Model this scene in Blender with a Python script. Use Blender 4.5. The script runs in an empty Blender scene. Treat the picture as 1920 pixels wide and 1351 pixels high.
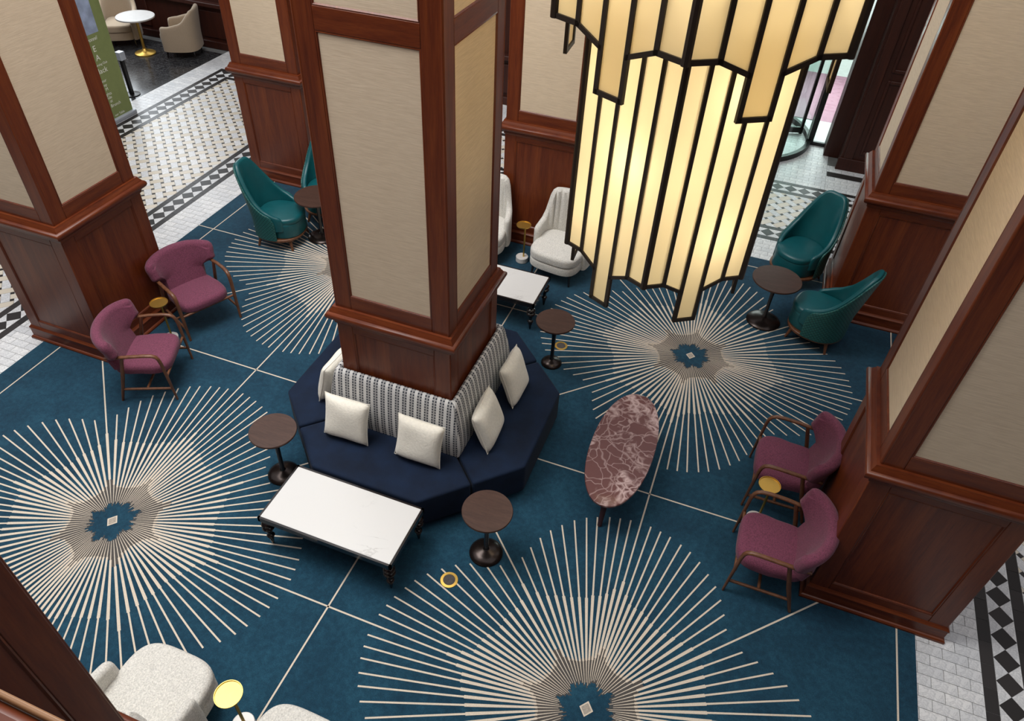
import bpy, bmesh, math, random
from mathutils import Vector, Matrix
PI = math.pi
random.seed(7)
scn = bpy.context.scene
COL = scn.collection

# ---------------------------------------------------------------- camera
CAM_POS = (2.28296, -4.59312, 5.57703)
CAM_ROT = (0.8383, -0.0364, 0.3657)
F_PX = 1375.42
cam_d = bpy.data.cameras.new('camera')
cam = bpy.data.objects.new('camera', cam_d)
COL.objects.link(cam)
cam.location = CAM_POS
cam.rotation_euler = CAM_ROT
cam_d.sensor_fit = 'HORIZONTAL'
cam_d.sensor_width = 36.0
cam_d.lens = F_PX / 1920 * 36
cam_d.shift_x = 10.263 / 1920
cam_d.shift_y = -5.69 / 1920
cam_d.clip_start = 0.02
scn.camera = cam

# ---------------------------------------------------------------- world, lights, exposure
world = bpy.data.worlds.new('world')
scn.world = world
world.use_nodes = True
wb = world.node_tree.nodes['Background']
wb.inputs[0].default_value = (0.97, 0.97, 1.0, 1)
wb.inputs[1].default_value = 0.58


def area_light(name, loc, target, sx, sy, energy, color):
    d = bpy.data.lights.new(name, 'AREA')
    d.shape = 'RECTANGLE'
    d.size, d.size_y = sx, sy
    d.energy = energy
    d.color = color
    o = bpy.data.objects.new(name, d)
    COL.objects.link(o)
    o.location = loc
    o.rotation_euler = (Vector(target) - Vector(loc)).to_track_quat('-Z', 'Y').to_euler()
    return o


area_light('overhead_fill', (-2.7, -0.9, 9.4), (-1.0, 0.6, 0), 5.0, 5.0, 520, (1.0, 0.985, 0.96))  # unseen overhead fill, added to brighten the carpet and column fronts
area_light('lounge_window_light', (-10.6, 7.55, 2.3), (-7.0, 3.6, 0.0), 3.4, 2.2, 70, (0.86, 0.94, 1.0))
area_light('entrance_daylight', (2.1, 11.2, 2.4), (2.2, 6.0, 0.3), 3.0, 2.8, 150, (0.94, 0.98, 1.0))
area_light('street_daylight', (2.5, 13.5, 6.5), (2.5, 12.0, 0), 8, 5, 230, (0.97, 1.0, 0.99))
scn.view_settings.view_transform = 'Standard'
scn.view_settings.look = 'None'
scn.view_settings.gamma = 1.0
scn.view_settings.use_curve_mapping = False
scn.view_settings.exposure = 0.78

# ================================================================ materials


def new_mat(name):
    m = bpy.data.materials.new(name)
    m.use_nodes = True
    nt = m.node_tree
    return m, nt, nt.nodes['Principled BSDF']


def N(nt, kind, **kw):
    n = nt.nodes.new(kind)
    for k, v in kw.items():
        setattr(n, k, v)
    return n


def ramp(nt, stops, interp='LINEAR'):
    r = N(nt, 'ShaderNodeValToRGB')
    r.color_ramp.interpolation = interp
    e = r.color_ramp.elements
    while len(e) < len(stops):
        e.new(0.5)
    for el, (p, c) in zip(e, stops):
        el.position = p
        el.color = (*c, 1) if len(c) == 3 else c
    return r


def coords(nt, scale=(1, 1, 1), kind='Object'):
    t = N(nt, 'ShaderNodeTexCoord')
    mp = N(nt, 'ShaderNodeMapping')
    mp.inputs['Scale'].default_value = scale
    nt.links.new(t.outputs[kind], mp.inputs[0])
    return mp.outputs[0]


def noise(nt, vec, scale, detail=3, rough=.5, dist=0.0):
    n = N(nt, 'ShaderNodeTexNoise')
    n.inputs['Scale'].default_value = scale
    n.inputs['Detail'].default_value = detail
    n.inputs['Roughness'].default_value = rough
    n.inputs['Distortion'].default_value = dist
    nt.links.new(vec, n.inputs['Vector'])
    return n.outputs['Fac']


def bump(nt, bsdf, h, strength, dist=.01):
    b = N(nt, 'ShaderNodeBump')
    b.inputs['Strength'].default_value = strength
    b.inputs['Distance'].default_value = dist
    nt.links.new(h, b.inputs['Height'])
    nt.links.new(b.outputs[0], bsdf.inputs['Normal'])


def math_n(nt, op, a, b=None, c=None):
    m = N(nt, 'ShaderNodeMath', operation=op)
    for i, v in enumerate((a, b, c)):
        if v is None:
            continue
        if isinstance(v, (int, float)):
            m.inputs[i].default_value = v
        else:
            nt.links.new(v, m.inputs[i])
    return m.outputs[0]


def mix_rgb(nt, fac, a, b):
    m = N(nt, 'ShaderNodeMix', data_type='RGBA')
    for s, v in ((m.inputs[0], fac), (m.inputs[6], a), (m.inputs[7], b)):
        if isinstance(v, (int, float)):
            s.default_value = v
        elif isinstance(v, tuple):
            s.default_value = (*v, 1)
        else:
            nt.links.new(v, s)
    return m.outputs[2]


def plain(name, col, rough=.5, metal=0.0, coat=0.0, sheen=0.0, var=.12, vscale=9, bmp=0.0, bscale=80, spec=.5):
    """two-tone noise colour with optional fine relief"""
    m, nt, b = new_mat(name)
    v = coords(nt)
    f = noise(nt, v, vscale, 4)
    r = ramp(nt, [(.3, tuple(c * (1 - var) for c in col)), (.7, tuple(min(1, c * (1 + var)) for c in col))])
    nt.links.new(f, r.inputs[0])
    nt.links.new(r.outputs[0], b.inputs['Base Color'])
    b.inputs['Roughness'].default_value = rough
    b.inputs['Metallic'].default_value = metal
    b.inputs['Coat Weight'].default_value = coat
    b.inputs['Sheen Weight'].default_value = sheen
    b.inputs['Specular IOR Level'].default_value = spec
    if bmp:
        bump(nt, b, noise(nt, v, bscale, 4, .6), bmp)
    return m


def wood(name, lo, mid, hi, scale, rough=.4, coat=.06):
    m, nt, b = new_mat(name)
    v = coords(nt, scale)
    f = noise(nt, v, 1.0, 6, .62, .6)
    g = noise(nt, v, 6.0, 3, .6, .2)
    s = math_n(nt, 'MULTIPLY_ADD', g, .35, math_n(nt, 'MULTIPLY', f, .75))
    r = ramp(nt, [(.32, lo), (.54, mid), (.78, hi)])
    nt.links.new(s, r.inputs[0])
    nt.links.new(r.outputs[0], b.inputs['Base Color'])
    b.inputs['Roughness'].default_value = rough
    b.inputs['Coat Weight'].default_value = coat
    b.inputs['Coat Roughness'].default_value = .25
    b.inputs['Specular IOR Level'].default_value = .38
    return m


MAH = ((.062, .0095, .0032), (.122, .0232, .0056), (.182, .042, .009))
M = {}
M['mahogany_v'] = wood('mahogany_upright', *MAH, (16, 16, 1.1))
M['mahogany_h'] = wood('mahogany_rail', *MAH, (2.2, 2.2, 22))
M['dark_oak'] = wood('dark_panelling', (.02, .004, .002), (.036, .0075, .0035), (.055, .012, .005), (14, 14, 1.0), .5, 0)
M['walnut'] = wood('walnut_frame', (.07, .027, .012), (.13, .052, .024), (.2, .085, .04), (18, 18, 5), .4, .1)
M['edge_highlight'] = wood('rail_edge_highlight', (.2, .095, .04), (.28, .14, .062), (.36, .19, .09), (3, 30, 30), .35, .1)  # tan tone paints the highlight along the handrail's front edge
M['table_top'] = wood('dark_table_top', (.035, .016, .011), (.055, .026, .018), (.075, .037, .026), (4, 26, 4), .42, .05)
M['black_lacquer'] = plain('black_lacquer', (.012, .009, .009), .22, coat=.4, var=.2)
M['bronze'] = plain('dark_bronze', (.035, .026, .023), .26, metal=.75, var=.1)
M['black_metal'] = plain('black_metal', (.012, .011, .011), .4, metal=.3)
M['lamp_bar'] = plain('dark_brown_metal', (.022, .014, .009), .45, metal=.2)
M['brass'] = plain('polished_brass', (.66, .42, .1), .42, metal=1.0, var=.06)
M['steel'] = plain('silver_grey_casing', (.42, .45, .5), .4, metal=.2, var=.05)
M['boucle'] = plain('ivory_boucle', (.68, .66, .61), .95, sheen=.15, var=.22, vscale=95, bmp=.8, bscale=120)
M['beige'] = plain('beige_upholstery', (.33, .25, .17), .85, sheen=.2, var=.1, vscale=120, bmp=.3, bscale=200)
M['cushion'] = plain('cream_cushion', (.8, .76, .66), .9, sheen=.2, var=.05, vscale=40, bmp=.35, bscale=60)
M['navy'] = plain('navy_velvet', (.0026, .0095, .028), .85, sheen=.02, var=.3, spec=.25, vscale=5, bmp=.15, bscale=220)
M['purple'] = plain('plum_wool', (.15, .034, .068), .9, sheen=.1, var=.34, vscale=110, bmp=.35, bscale=190)
M['purple_dark'] = plain('plum_piping', (.03, .008, .014), .8)
M['teal'] = plain('teal_leather', (.004, .085, .098), .36, var=.1, vscale=6, bmp=.05, bscale=120)
M['marble_base'] = plain('white_marble', (.62, .6, .57), .3, var=.06)
M['lounge_top'] = plain('pale_stone_top', (.36, .34, .32), .4, var=.06)
M['grout'] = plain('floor_grout', (.16, .16, .155), .9)
M['core'] = plain('carpet_grey', (.34, .3, .25), .95, var=.35, vscale=260)
M['yarn'] = plain('carpet_cream_yarn', (.6, .52, .42), .95, var=.1, vscale=120)
M['yarn_dark'] = plain('carpet_charcoal_yarn', (.07, .062, .056), .95, var=.25, vscale=120)
M['kit_green'] = plain('banner_green', (.2, .24, .085), .7, var=.05)
M['banner_blue'] = plain('banner_picture', (.3, .36, .5), .7, var=.3, vscale=5)
M['banner_white'] = plain('banner_lettering', (.8, .8, .72), .7, var=.02)
M['pavement'] = plain('street_paving', (.72, .78, .74), .8, var=.05)
M['pink_paving'] = plain('pink_paving', (.42, .22, .29), .8, var=.08)


def mk_quilt():
    m, nt, b = new_mat('quilted_teal')
    v = coords(nt, (1, 1, 1), 'UV')
    sx = N(nt, 'ShaderNodeSeparateXYZ')
    nt.links.new(v, sx.inputs[0])
    u = math_n(nt, 'MULTIPLY', math_n(nt, 'ADD', sx.outputs[0], sx.outputs[1]), 24)
    w = math_n(nt, 'MULTIPLY', math_n(nt, 'SUBTRACT', sx.outputs[0], sx.outputs[1]), 24)
    pu = math_n(nt, 'PINGPONG', u, .5)
    pw = math_n(nt, 'PINGPONG', w, .5)
    h = math_n(nt, 'MINIMUM', pu, pw)
    r = ramp(nt, [(0.0, (.006, .045, .045)), (.22, (.014, .105, .098)), (.5, (.018, .125, .112))])
    nt.links.new(h, r.inputs[0])
    nt.links.new(r.outputs[0], b.inputs['Base Color'])
    b.inputs['Roughness'].default_value = .5
    bump(nt, b, h, .6, .006)
    return m


M['quilt'] = mk_quilt()


def mk_panel_fabric():
    m, nt, b = new_mat('linen_wall_fabric')
    v = coords(nt, (9, 9, 210))
    f = noise(nt, v, 1.0, 4, .6)
    r = ramp(nt, [(.3, (.58, .46, .325)), (.7, (.72, .59, .43))])
    nt.links.new(f, r.inputs[0])
    nt.links.new(r.outputs[0], b.inputs['Base Color'])
    b.inputs['Roughness'].default_value = .85
    bump(nt, b, f, .25, .003)
    return m


M['linen'] = mk_panel_fabric()


def mk_carpet():
    m, nt, b = new_mat('blue_carpet')
    v = coords(nt)
    f = noise(nt, v, 1.9, 5, .62, .4)
    g = noise(nt, v, 130, 3, .6)
    k = noise(nt, v, 21, 5, .7, .3)
    s = math_n(nt, 'MULTIPLY_ADD', g, .35, math_n(nt, 'MULTIPLY_ADD', k, .35, math_n(nt, 'MULTIPLY', f, .36)))
    r = ramp(nt, [(.36, (.0035, .019, .038)), (.53, (.0076, .043, .075)), (.68, (.0165, .077, .124))])
    nt.links.new(s, r.inputs[0])
    nt.links.new(r.outputs[0], b.inputs['Base Color'])
    b.inputs['Roughness'].default_value = .95
    b.inputs['Sheen Weight'].default_value = .15
    b.inputs['Specular IOR Level'].default_value = .2
    bump(nt, b, g, .4, .006)
    return m


M['carpet'] = mk_carpet()


def mk_tile(name, lo, hi, rough, veins=True, vein=(.4, .41, .43)):
    m, nt, b = new_mat(name)
    oi = N(nt, 'ShaderNodeObjectInfo')
    ge = N(nt, 'ShaderNodeNewGeometry')
    rnd = math_n(nt, 'FRACT', math_n(nt, 'ADD', oi.outputs['Random'], ge.outputs['Random Per Island']))
    col = mix_rgb(nt, rnd, lo, hi)
    if veins:
        f = noise(nt, coords(nt, (7, 7, 7), 'Object'), 1.6, 6, .65, 1.2)
        a = math_n(nt, 'ABSOLUTE', math_n(nt, 'SUBTRACT', f, .5))
        r = ramp(nt, [(0.0, (.55, .55, .55)), (.06, (0, 0, 0))])
        nt.links.new(a, r.inputs[0])
        col = mix_rgb(nt, r.outputs[0], col, vein)
    nt.links.new(col, b.inputs['Base Color'])
    b.inputs['Roughness'].default_value = rough
    b.inputs['Specular IOR Level'].default_value = .3
    return m


M['tile_white'] = mk_tile('carrara_tile', (.66, .67, .68), (.82, .82, .81), .38)
M['tile_cream'] = mk_tile('cream_tile', (.6, .53, .42), (.72, .66, .56), .4, False)
M['tile_black'] = mk_tile('black_tile', (.02, .017, .016), (.035, .03, .029), .4, False)
M['tile_lounge'] = mk_tile('black_marble_tile', (.012, .012, .014), (.022, .022, .025), .2, True, (.12, .12, .12))


def mk_quartz():
    m, nt, b = new_mat('white_quartz')
    v = coords(nt)
    f = noise(nt, v, 2.3, 7, .62, 1.1)
    a = math_n(nt, 'ABSOLUTE', math_n(nt, 'SUBTRACT', f, .5))
    r = ramp(nt, [(0.0, (.8, .8, .8)), (.016, (0, 0, 0))])
    nt.links.new(a, r.inputs[0])
    k = noise(nt, v, 1.1, 2)
    kr = ramp(nt, [(.5, (0, 0, 0)), (.6, (1, 1, 1))])
    nt.links.new(k, kr.inputs[0])
    fac = math_n(nt, 'MULTIPLY', r.outputs[0], kr.outputs[0])
    nt.links.new(mix_rgb(nt, fac, (.64, .635, .62), (.3, .29, .28)), b.inputs['Base Color'])
    b.inputs['Roughness'].default_value = .3
    return m


M['quartz'] = mk_quartz()


def mk_red_marble():
    m, nt, b = new_mat('red_levanto_marble')
    v = coords(nt)
    d = N(nt, 'ShaderNodeTexNoise')
    d.inputs['Scale'].default_value = 5
    nt.links.new(v, d.inputs['Vector'])
    vm = N(nt, 'ShaderNodeVectorMath', operation='MULTIPLY_ADD')
    nt.links.new(d.outputs['Color'], vm.inputs[0])
    vm.inputs[1].default_value = (.22, .22, .22)
    nt.links.new(v, vm.inputs[2])

    def veins(scale, w):
        vo = N(nt, 'ShaderNodeTexVoronoi', feature='DISTANCE_TO_EDGE')
        vo.inputs['Scale'].default_value = scale
        nt.links.new(vm.outputs[0], vo.inputs['Vector'])
        r = ramp(nt, [(0.0, (1, 1, 1)), (w, (0, 0, 0))])
        nt.links.new(vo.outputs['Distance'], r.inputs[0])
        return r.outputs[0]
    big = veins(2.6, .03)
    fine = veins(13, .22)
    msk = noise(nt, v, 2.6, 4, .6, .5)
    mr = ramp(nt, [(.5, (0, 0, 0)), (.6, (1, 1, 1))])
    nt.links.new(msk, mr.inputs[0])
    thin = math_n(nt, 'MULTIPLY', veins(6.5, .035), .6)
    fac = math_n(nt, 'MAXIMUM', math_n(nt, 'MULTIPLY', big, .5), math_n(nt, 'MAXIMUM', math_n(nt, 'MULTIPLY', fine, mr.outputs[0]), thin))
    base = mix_rgb(nt, noise(nt, v, 4, 3), (.085, .022, .019), (.13, .042, .036))
    nt.links.new(mix_rgb(nt, fac, base, (.5, .36, .34)), b.inputs['Base Color'])
    b.inputs['Roughness'].default_value = .28
    return m


M['red_marble'] = mk_red_marble()


def mk_stripe():
    """woven stripe: u along the bench in metres, v up the pad in metres"""
    m, nt, b = new_mat('striped_upholstery')
    v = coords(nt, (1, 1, 1), 'UV')
    sx = N(nt, 'ShaderNodeSeparateXYZ')
    nt.links.new(v, sx.inputs[0])
    t = math_n(nt, 'FRACT', math_n(nt, 'DIVIDE', sx.outputs[0], .0725))
    vv = math_n(nt, 'FRACT', math_n(nt, 'DIVIDE', sx.outputs[1], .029))

    def band(c, w):
        return math_n(nt, 'LESS_THAN', math_n(nt, 'ABSOLUTE', math_n(nt, 'SUBTRACT', t, c)), w)
    dash = math_n(nt, 'LESS_THAN', vv, .55)
    cols = math_n(nt, 'MAXIMUM', band(.42, .1), band(.8, .1))
    mid = band(.61, .29)
    soft = math_n(nt, 'MULTIPLY', mid, .42)
    hard = math_n(nt, 'MULTIPLY', cols, math_n(nt, 'MULTIPLY_ADD', dash, .62, .36))
    fac = math_n(nt, 'MAXIMUM', soft, hard)
    nt.links.new(mix_rgb(nt, fac, (.66, .65, .63), (.012, .018, .034)), b.inputs['Base Color'])
    b.inputs['Roughness'].default_value = .85
    return m


M['stripe'] = mk_stripe()


def mk_shade(name, col):
    m, nt, b = new_mat(name)
    tr = N(nt, 'ShaderNodeBsdfTranslucent')
    di = N(nt, 'ShaderNodeBsdfDiffuse')
    mx = N(nt, 'ShaderNodeMixShader')
    f = noise(nt, coords(nt), 3, 2)
    c = mix_rgb(nt, f, tuple(k * .95 for k in col), col)
    nt.links.new(c, tr.inputs[0])
    di.inputs[0].default_value = (*col, 1)
    mx.inputs[0].default_value = .25
    nt.links.new(tr.outputs[0], mx.inputs[1])
    nt.links.new(di.outputs[0], mx.inputs[2])
    nt.links.new(mx.outputs[0], nt.nodes['Material Output'].inputs['Surface'])
    nt.nodes.remove(b)
    return m


M['shade'] = mk_shade('parchment_shade', (.95, .81, .53))


def mk_emit(name, col, s):
    m, nt, b = new_mat(name)
    b.inputs['Base Color'].default_value = (*col, 1)
    b.inputs['Emission Color'].default_value = (*col, 1)
    b.inputs['Emission Strength'].default_value = s
    return m


M['daylight_pane'] = mk_emit('daylit_window', (.9, .96, 1.0), 1.6)


def mk_glass():
    m, nt, b = new_mat('clear_glass')
    g = N(nt, 'ShaderNodeBsdfGlossy')
    g.inputs['Roughness'].default_value = .02
    t = N(nt, 'ShaderNodeBsdfTransparent')
    t.inputs[0].default_value = (.9, .96, .94, 1)
    mx = N(nt, 'ShaderNodeMixShader')
    mx.inputs[0].default_value = .09
    nt.links.new(t.outputs[0], mx.inputs[1])
    nt.links.new(g.outputs[0], mx.inputs[2])
    nt.links.new(mx.outputs[0], nt.nodes['Material Output'].inputs['Surface'])
    nt.nodes.remove(b)
    return m


M['glass'] = mk_glass()

# ================================================================ mesh helpers


class MB:
    def __init__(self):
        self.v, self.f, self.uv = [], [], None

    def add(self, vs, fs):
        o = len(self.v)
        self.v += [tuple(p) for p in vs]
        self.f += [tuple(i + o for i in f) for f in fs]
        return self

    def box(self, x0, x1, y0, y1, z0, z1):
        return self.add([(x0, y0, z0), (x1, y0, z0), (x1, y1, z0), (x0, y1, z0), (x0, y0, z1), (x1, y0, z1), (x1, y1, z1), (x0, y1, z1)],
                        [(3, 2, 1, 0), (4, 5, 6, 7), (0, 1, 5, 4), (1, 2, 6, 5), (2, 3, 7, 6), (3, 0, 4, 7)])

    def lathe(self, prof, n=32, c=(0, 0, 0), closed_bottom=True, closed_top=True):
        vs, fs = [], []
        for r, z in prof:
            for i in range(n):
                a = 2 * PI * i / n
                vs.append((c[0] + r * math.cos(a), c[1] + r * math.sin(a), c[2] + z))
        for k in range(len(prof) - 1):
            for i in range(n):
                j = (i + 1) % n
                fs.append((k * n + i, k * n + j, (k + 1) * n + j, (k + 1) * n + i))
        if closed_bottom:
            fs.append(tuple(range(n - 1, -1, -1)))
        if closed_top:
            o = (len(prof) - 1) * n
            fs.append(tuple(o + i for i in range(n)))
        return self.add(vs, fs)

    def sweep(self, rings, cap=True, closed=True):
        """rings: equal-length point lists; consecutive rings are joined"""
        n = len(rings[0])
        vs = [p for r in rings for p in r]
        fs = []
        for k in range(len(rings) - 1):
            for i in range(n if closed else n - 1):
                j = (i + 1) % n
                fs.append((k * n + i, k * n + j, (k + 1) * n + j, (k + 1) * n + i))
        if cap and closed:
            fs.append(tuple(range(n - 1, -1, -1)))
            o = (len(rings) - 1) * n
            fs.append(tuple(o + i for i in range(n)))
        return self.add(vs, fs)

    def tube(self, pts, rads, n=10, flat=1.0):
        pts = [Vector(p) for p in pts]
        if isinstance(rads, (int, float)):
            rads = [rads] * len(pts)
        rings = []
        up = None
        for i, p in enumerate(pts):
            d = (pts[min(i + 1, len(pts) - 1)] - pts[max(i - 1, 0)]).normalized()
            if up is None:
                up = Vector((0, 1, 0)) if abs(d.y) < .9 else Vector((1, 0, 0))
            a = d.cross(up).normalized()
            b = a.cross(d).normalized()
            up = b
            ring = [p + rads[i] * (math.cos(2 * PI * k / n) * a * flat + math.sin(2 * PI * k / n) * b) for k in range(n)]
            rings.append([(q.x, q.y, max(q.z, 0.0) if p.z >= 0 else q.z) for q in ring])
        return self.sweep(rings)

    def square_ring(self, prof, cap=False):
        """prof: (half width, z) swept round a square"""
        rings = [[(-h, -h, z), (h, -h, z), (h, h, z), (-h, h, z)] for h, z in prof]
        return self.sweep(rings, cap)

    def prism(self, poly, z0, z1):
        n = len(poly)
        return self.sweep([[(x, y, z0) for x, y in poly], [(x, y, z1) for x, y in poly]])

    def mesh(self, name, smooth=None):
        me = bpy.data.meshes.new(name)
        me.from_pydata(self.v, [], self.f)
        if self.uv:
            l = me.uv_layers.new(name='uv')
            for lp in me.loops:
                l.data[lp.index].uv = self.uv[lp.vertex_index]
        bm = bmesh.new()
        bm.from_mesh(me)
        bmesh.ops.recalc_face_normals(bm, faces=bm.faces)
        bm.to_mesh(me)
        bm.free()
        if smooth is not None:
            me.polygons.foreach_set('use_smooth', [True] * len(me.polygons))
            me.set_sharp_from_angle(angle=math.radians(smooth))
        me.update()
        return me

    def build(self, name, mat, parent=None, smooth=None, bevel=0.0, segs=2, loc=None):
        me = self.mesh(name, smooth)
        return link(name, me, mat, parent, bevel, segs, loc)


def link(name, me, mat, parent=None, bevel=0.0, segs=2, loc=None):
    o = bpy.data.objects.new(name, me)
    COL.objects.link(o)
    if mat and not me.materials:
        me.materials.append(M[mat] if isinstance(mat, str) else mat)
    if parent:
        o.parent = parent
    if loc:
        o.location = loc
    if bevel:
        b = o.modifiers.new('bevel', 'BEVEL')
        b.width, b.segments, b.limit_method = bevel, segs, 'ANGLE'
        b.angle_limit = math.radians(40)
        me.polygons.foreach_set('use_smooth', [True] * len(me.polygons))
        me.set_sharp_from_angle(angle=math.radians(50))
    return o


def tag(o, label=None, cat=None, group=None, kind=None):
    for k, v in (('label', label), ('category', cat), ('group', group), ('kind', kind)):
        if v:
            o[k] = v
    return o


def thing(name, label, cat, loc=(0, 0, 0), rz=0.0, group=None):
    o = bpy.data.objects.new(name, None)
    COL.objects.link(o)
    o.location = loc
    o.rotation_euler = (0, 0, rz)
    o.empty_display_size = .1
    return tag(o, label, cat, group)


def copy_tree(o, parent=None):
    c = o.copy()
    COL.objects.link(c)
    c.parent = parent
    for ch in list(o.children):
        copy_tree(ch, c)
    return c


def dup(root, loc, rz, label):
    c = copy_tree(root)
    c.location = loc
    c.rotation_euler = (0, 0, rz)
    c['label'] = label
    return c


def structure(o):
    o['kind'] = 'structure'
    return o


def lerp(a, b, t):
    return a + (b - a) * t


def sstep(a, b, x):
    t = min(1, max(0, (x - a) / (b - a)))
    return t * t * (3 - 2 * t)


def interp(xs, ys, x):
    if x <= xs[0]:
        return ys[0]
    for i in range(len(xs) - 1):
        if x <= xs[i + 1]:
            return lerp(ys[i], ys[i + 1], (x - xs[i]) / (xs[i + 1] - xs[i]))
    return ys[-1]


def spow(v, e):
    return math.copysign(abs(v) ** e, v)

# ================================================================ layout
BCX, BCY = -.327, -4.372
COLS = {'C': (-.162, .045), 'L': (-4.238, .035), 'RN': (4.19, .0), 'BL': (-4.25, 4.17), 'BM': (-.17, 4.1), 'RF': (4.13, 4.12), 'BC': (BCX, BCY)}
FT = -.006       # top of the stone floor; the carpet lies on it with its top at z = 0
RUG = (-4.64, 4.543, -4.6, 4.535)
XL = [-4.64, -5.11, -5.20, -5.415, -5.50, -7.46, -7.55, -7.79, -7.88, -8.33]
XR = [4.543, 5.035, 5.135, 5.335, 5.435, 7.4, 7.49, 7.7, 7.79, 8.6]
YB = [4.535, 5.09, 5.18, 5.39, 5.47, 6.56, 6.65, 6.86, 6.95, 9.9]
KINDS = ['brick', 'band', 'diamond', 'band', 'weave', 'band', 'diamond', 'band', 'brick']
YF = -5.6

# ---------------------------------------------------------------- camera helper for choosing which tiles show
from mathutils import Euler
_R = Euler(CAM_ROT, 'XYZ').to_matrix()
_RT = _R.transposed()


def project(p):
    d = _RT @ (Vector(p) - Vector(CAM_POS))
    if d.z > -.05:
        return None
    return 949.74 - F_PX * d.x / d.z, 669.81 + F_PX * d.y / d.z, -d.z


def seen(x, y):
    q = project((x, y, 0))
    if not q or not (-15 < q[0] < 1935 and -15 < q[1] < 1366):
        return 0
    C0 = Vector(CAM_POS)
    D = Vector((x, y, 0)) - C0
    for cx, cy in COLS.values():
        t0, t1 = 0, .995
        ok = True
        for ax, c, h in ((0, cx, .5), (1, cy, .5)):
            if abs(D[ax]) < 1e-9:
                continue
            a, b = (c - h - C0[ax]) / D[ax], (c + h - C0[ax]) / D[ax]
            t0, t1 = max(t0, min(a, b)), min(t1, max(a, b))
        if t0 < t1:
            return 0
    return 1 / q[2]

# ================================================================ structure: floor and tiles
floor = structure(MB().box(-15, 9.5, -7, 9.9, -.14, FT - .004).build('floor', 'grout'))
TILES = {}
GAP = .0021


def clip(poly, x0, x1, y0, y1):
    for ax, lim, sg in ((0, x0, 1), (0, x1, -1), (1, y0, 1), (1, y1, -1)):
        out = []
        for i, a in enumerate(poly):
            b = poly[(i + 1) % len(poly)]
            da, db = (a[ax] - lim) * sg, (b[ax] - lim) * sg
            if da >= 0:
                out.append(a)
            if (da >= 0) != (db >= 0):
                t = da / (da - db)
                out.append((lerp(a[0], b[0], t), lerp(a[1], b[1], t)))
        poly = out
        if len(poly) < 3:
            return None
    return poly


def area(poly):
    return .5 * abs(sum(poly[i - 1][0] * poly[i][1] - poly[i][0] * poly[i - 1][1] for i in range(len(poly))))


def put(kind, poly, rect):
    p = clip(poly, *rect)
    if p and area(p) > 2e-4:
        TILES.setdefault(kind, []).append((p, len(p) == len(poly) and all(abs(a[0] - b[0]) + abs(a[1] - b[1]) < 1e-6 for a, b in zip(p, poly))))


def rect(x0, x1, y0, y1, g=GAP):
    return [(x0 + g, y0 + g), (x1 - g, y0 + g), (x1 - g, y1 - g), (x0 + g, y1 - g)]


BW, BH = .194, .0957


def fill_brick(x0, x1, y0, y1, kind='marble_brick_tile'):
    r = (x0 + GAP, x1 - GAP, y0 + GAP, y1 - GAP)
    j = math.floor((y0 + .612) / BH)
    while -.612 + j * BH < y1:
        yy = -.612 + j * BH
        off = 4.748 + (BW / 2 if j % 2 == 0 else 0)
        i = math.floor((x0 - off) / BW)
        while off + i * BW < x1:
            put(kind, rect(off + i * BW, off + (i + 1) * BW, yy, yy + BH), r)
            i += 1
        j += 1


def fill_band(x0, x1, y0, y1, vert):
    L = .2047
    r = (x0 + GAP, x1 - GAP, y0 + GAP, y1 - GAP)
    a, b = (y0, y1) if vert else (x0, x1)
    k = math.floor(a / L)
    while k * L < b:
        q = rect(x0, x1, k * L, k * L + L) if vert else rect(k * L, k * L + L, y0, y1)
        put('black_band_tile', q, r)
        k += 1


def fill_diamond(x0, x1, y0, y1, vert):
    L = .2047
    r = (x0 + GAP, x1 - GAP, y0 + GAP, y1 - GAP)
    a, b = (y0, y1) if vert else (x0, x1)
    m, h = ((x0 + x1) / 2, (x1 - x0) / 2) if vert else ((y0 + y1) / 2, (y1 - y0) / 2)
    k = math.floor((a + .939) / L)
    g = .002
    while -.939 + k * L < b:
        c = -.939 + k * L
        # long pieces along s, across t
        dia = [(c - L / 2 + g, 0), (c, -h + g), (c + L / 2 - g, 0), (c, h - g)]
        t1 = [(c + g, -h + g), (c + L - g, -h + g), (c + L / 2, -g)]
        t2 = [(c + L - g, h - g), (c + g, h - g), (c + L / 2, g)]
        for kd, pl in (('black_diamond_tile', dia), ('white_triangle_tile', t1), ('white_triangle_tile', t2)):
            if vert:
                q = [(m - t, s) for s, t in pl]
            else:
                q = [(s, m + t) for s, t in pl]
            put(kd, q, r)
        k += 1


WP, WD = .146, .045
WW = WP - WD


def fill_weave(x0, x1, y0, y1):
    r = (x0 + GAP, x1 - GAP, y0 + GAP, y1 - GAP)
    q = math.sqrt(.5)
    cs = [(q * (x + y), q * (x - y)) for x in (x0, x1) for y in (y0, y1)]
    i0, i1 = math.floor(min(c[0] for c in cs) / WP) - 1, math.ceil(max(c[0] for c in cs) / WP) + 1
    j0, j1 = math.floor(min(c[1] for c in cs) / WP) - 1, math.ceil(max(c[1] for c in cs) / WP) + 1

    def back(pl):
        return [(q * (s + t), q * (s - t)) for s, t in reversed(pl)]
    for i in range(i0, i1):
        for j in range(j0, j1):
            s, t = i * WP, j * WP
            X, Y = q * (s + t), q * (s - t)
            if not (x0 - .2 < X < x1 + .2 and y0 - .2 < Y < y1 + .2):
                continue
            if (i + j) % 2 == 0:
                put('cream_weave_tile', back(rect(s - WW / 2 - WD, s + WW / 2 + WD, t - WW / 2, t + WW / 2)), r)
            else:
                put('white_weave_tile', back(rect(s - WW / 2, s + WW / 2, t - WW / 2 - WD, t + WW / 2 + WD)), r)
            put('black_dot_tile', back(rect(s + WW / 2, s + WW / 2 + WD, t + WW / 2, t + WW / 2 + WD)), r)


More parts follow.
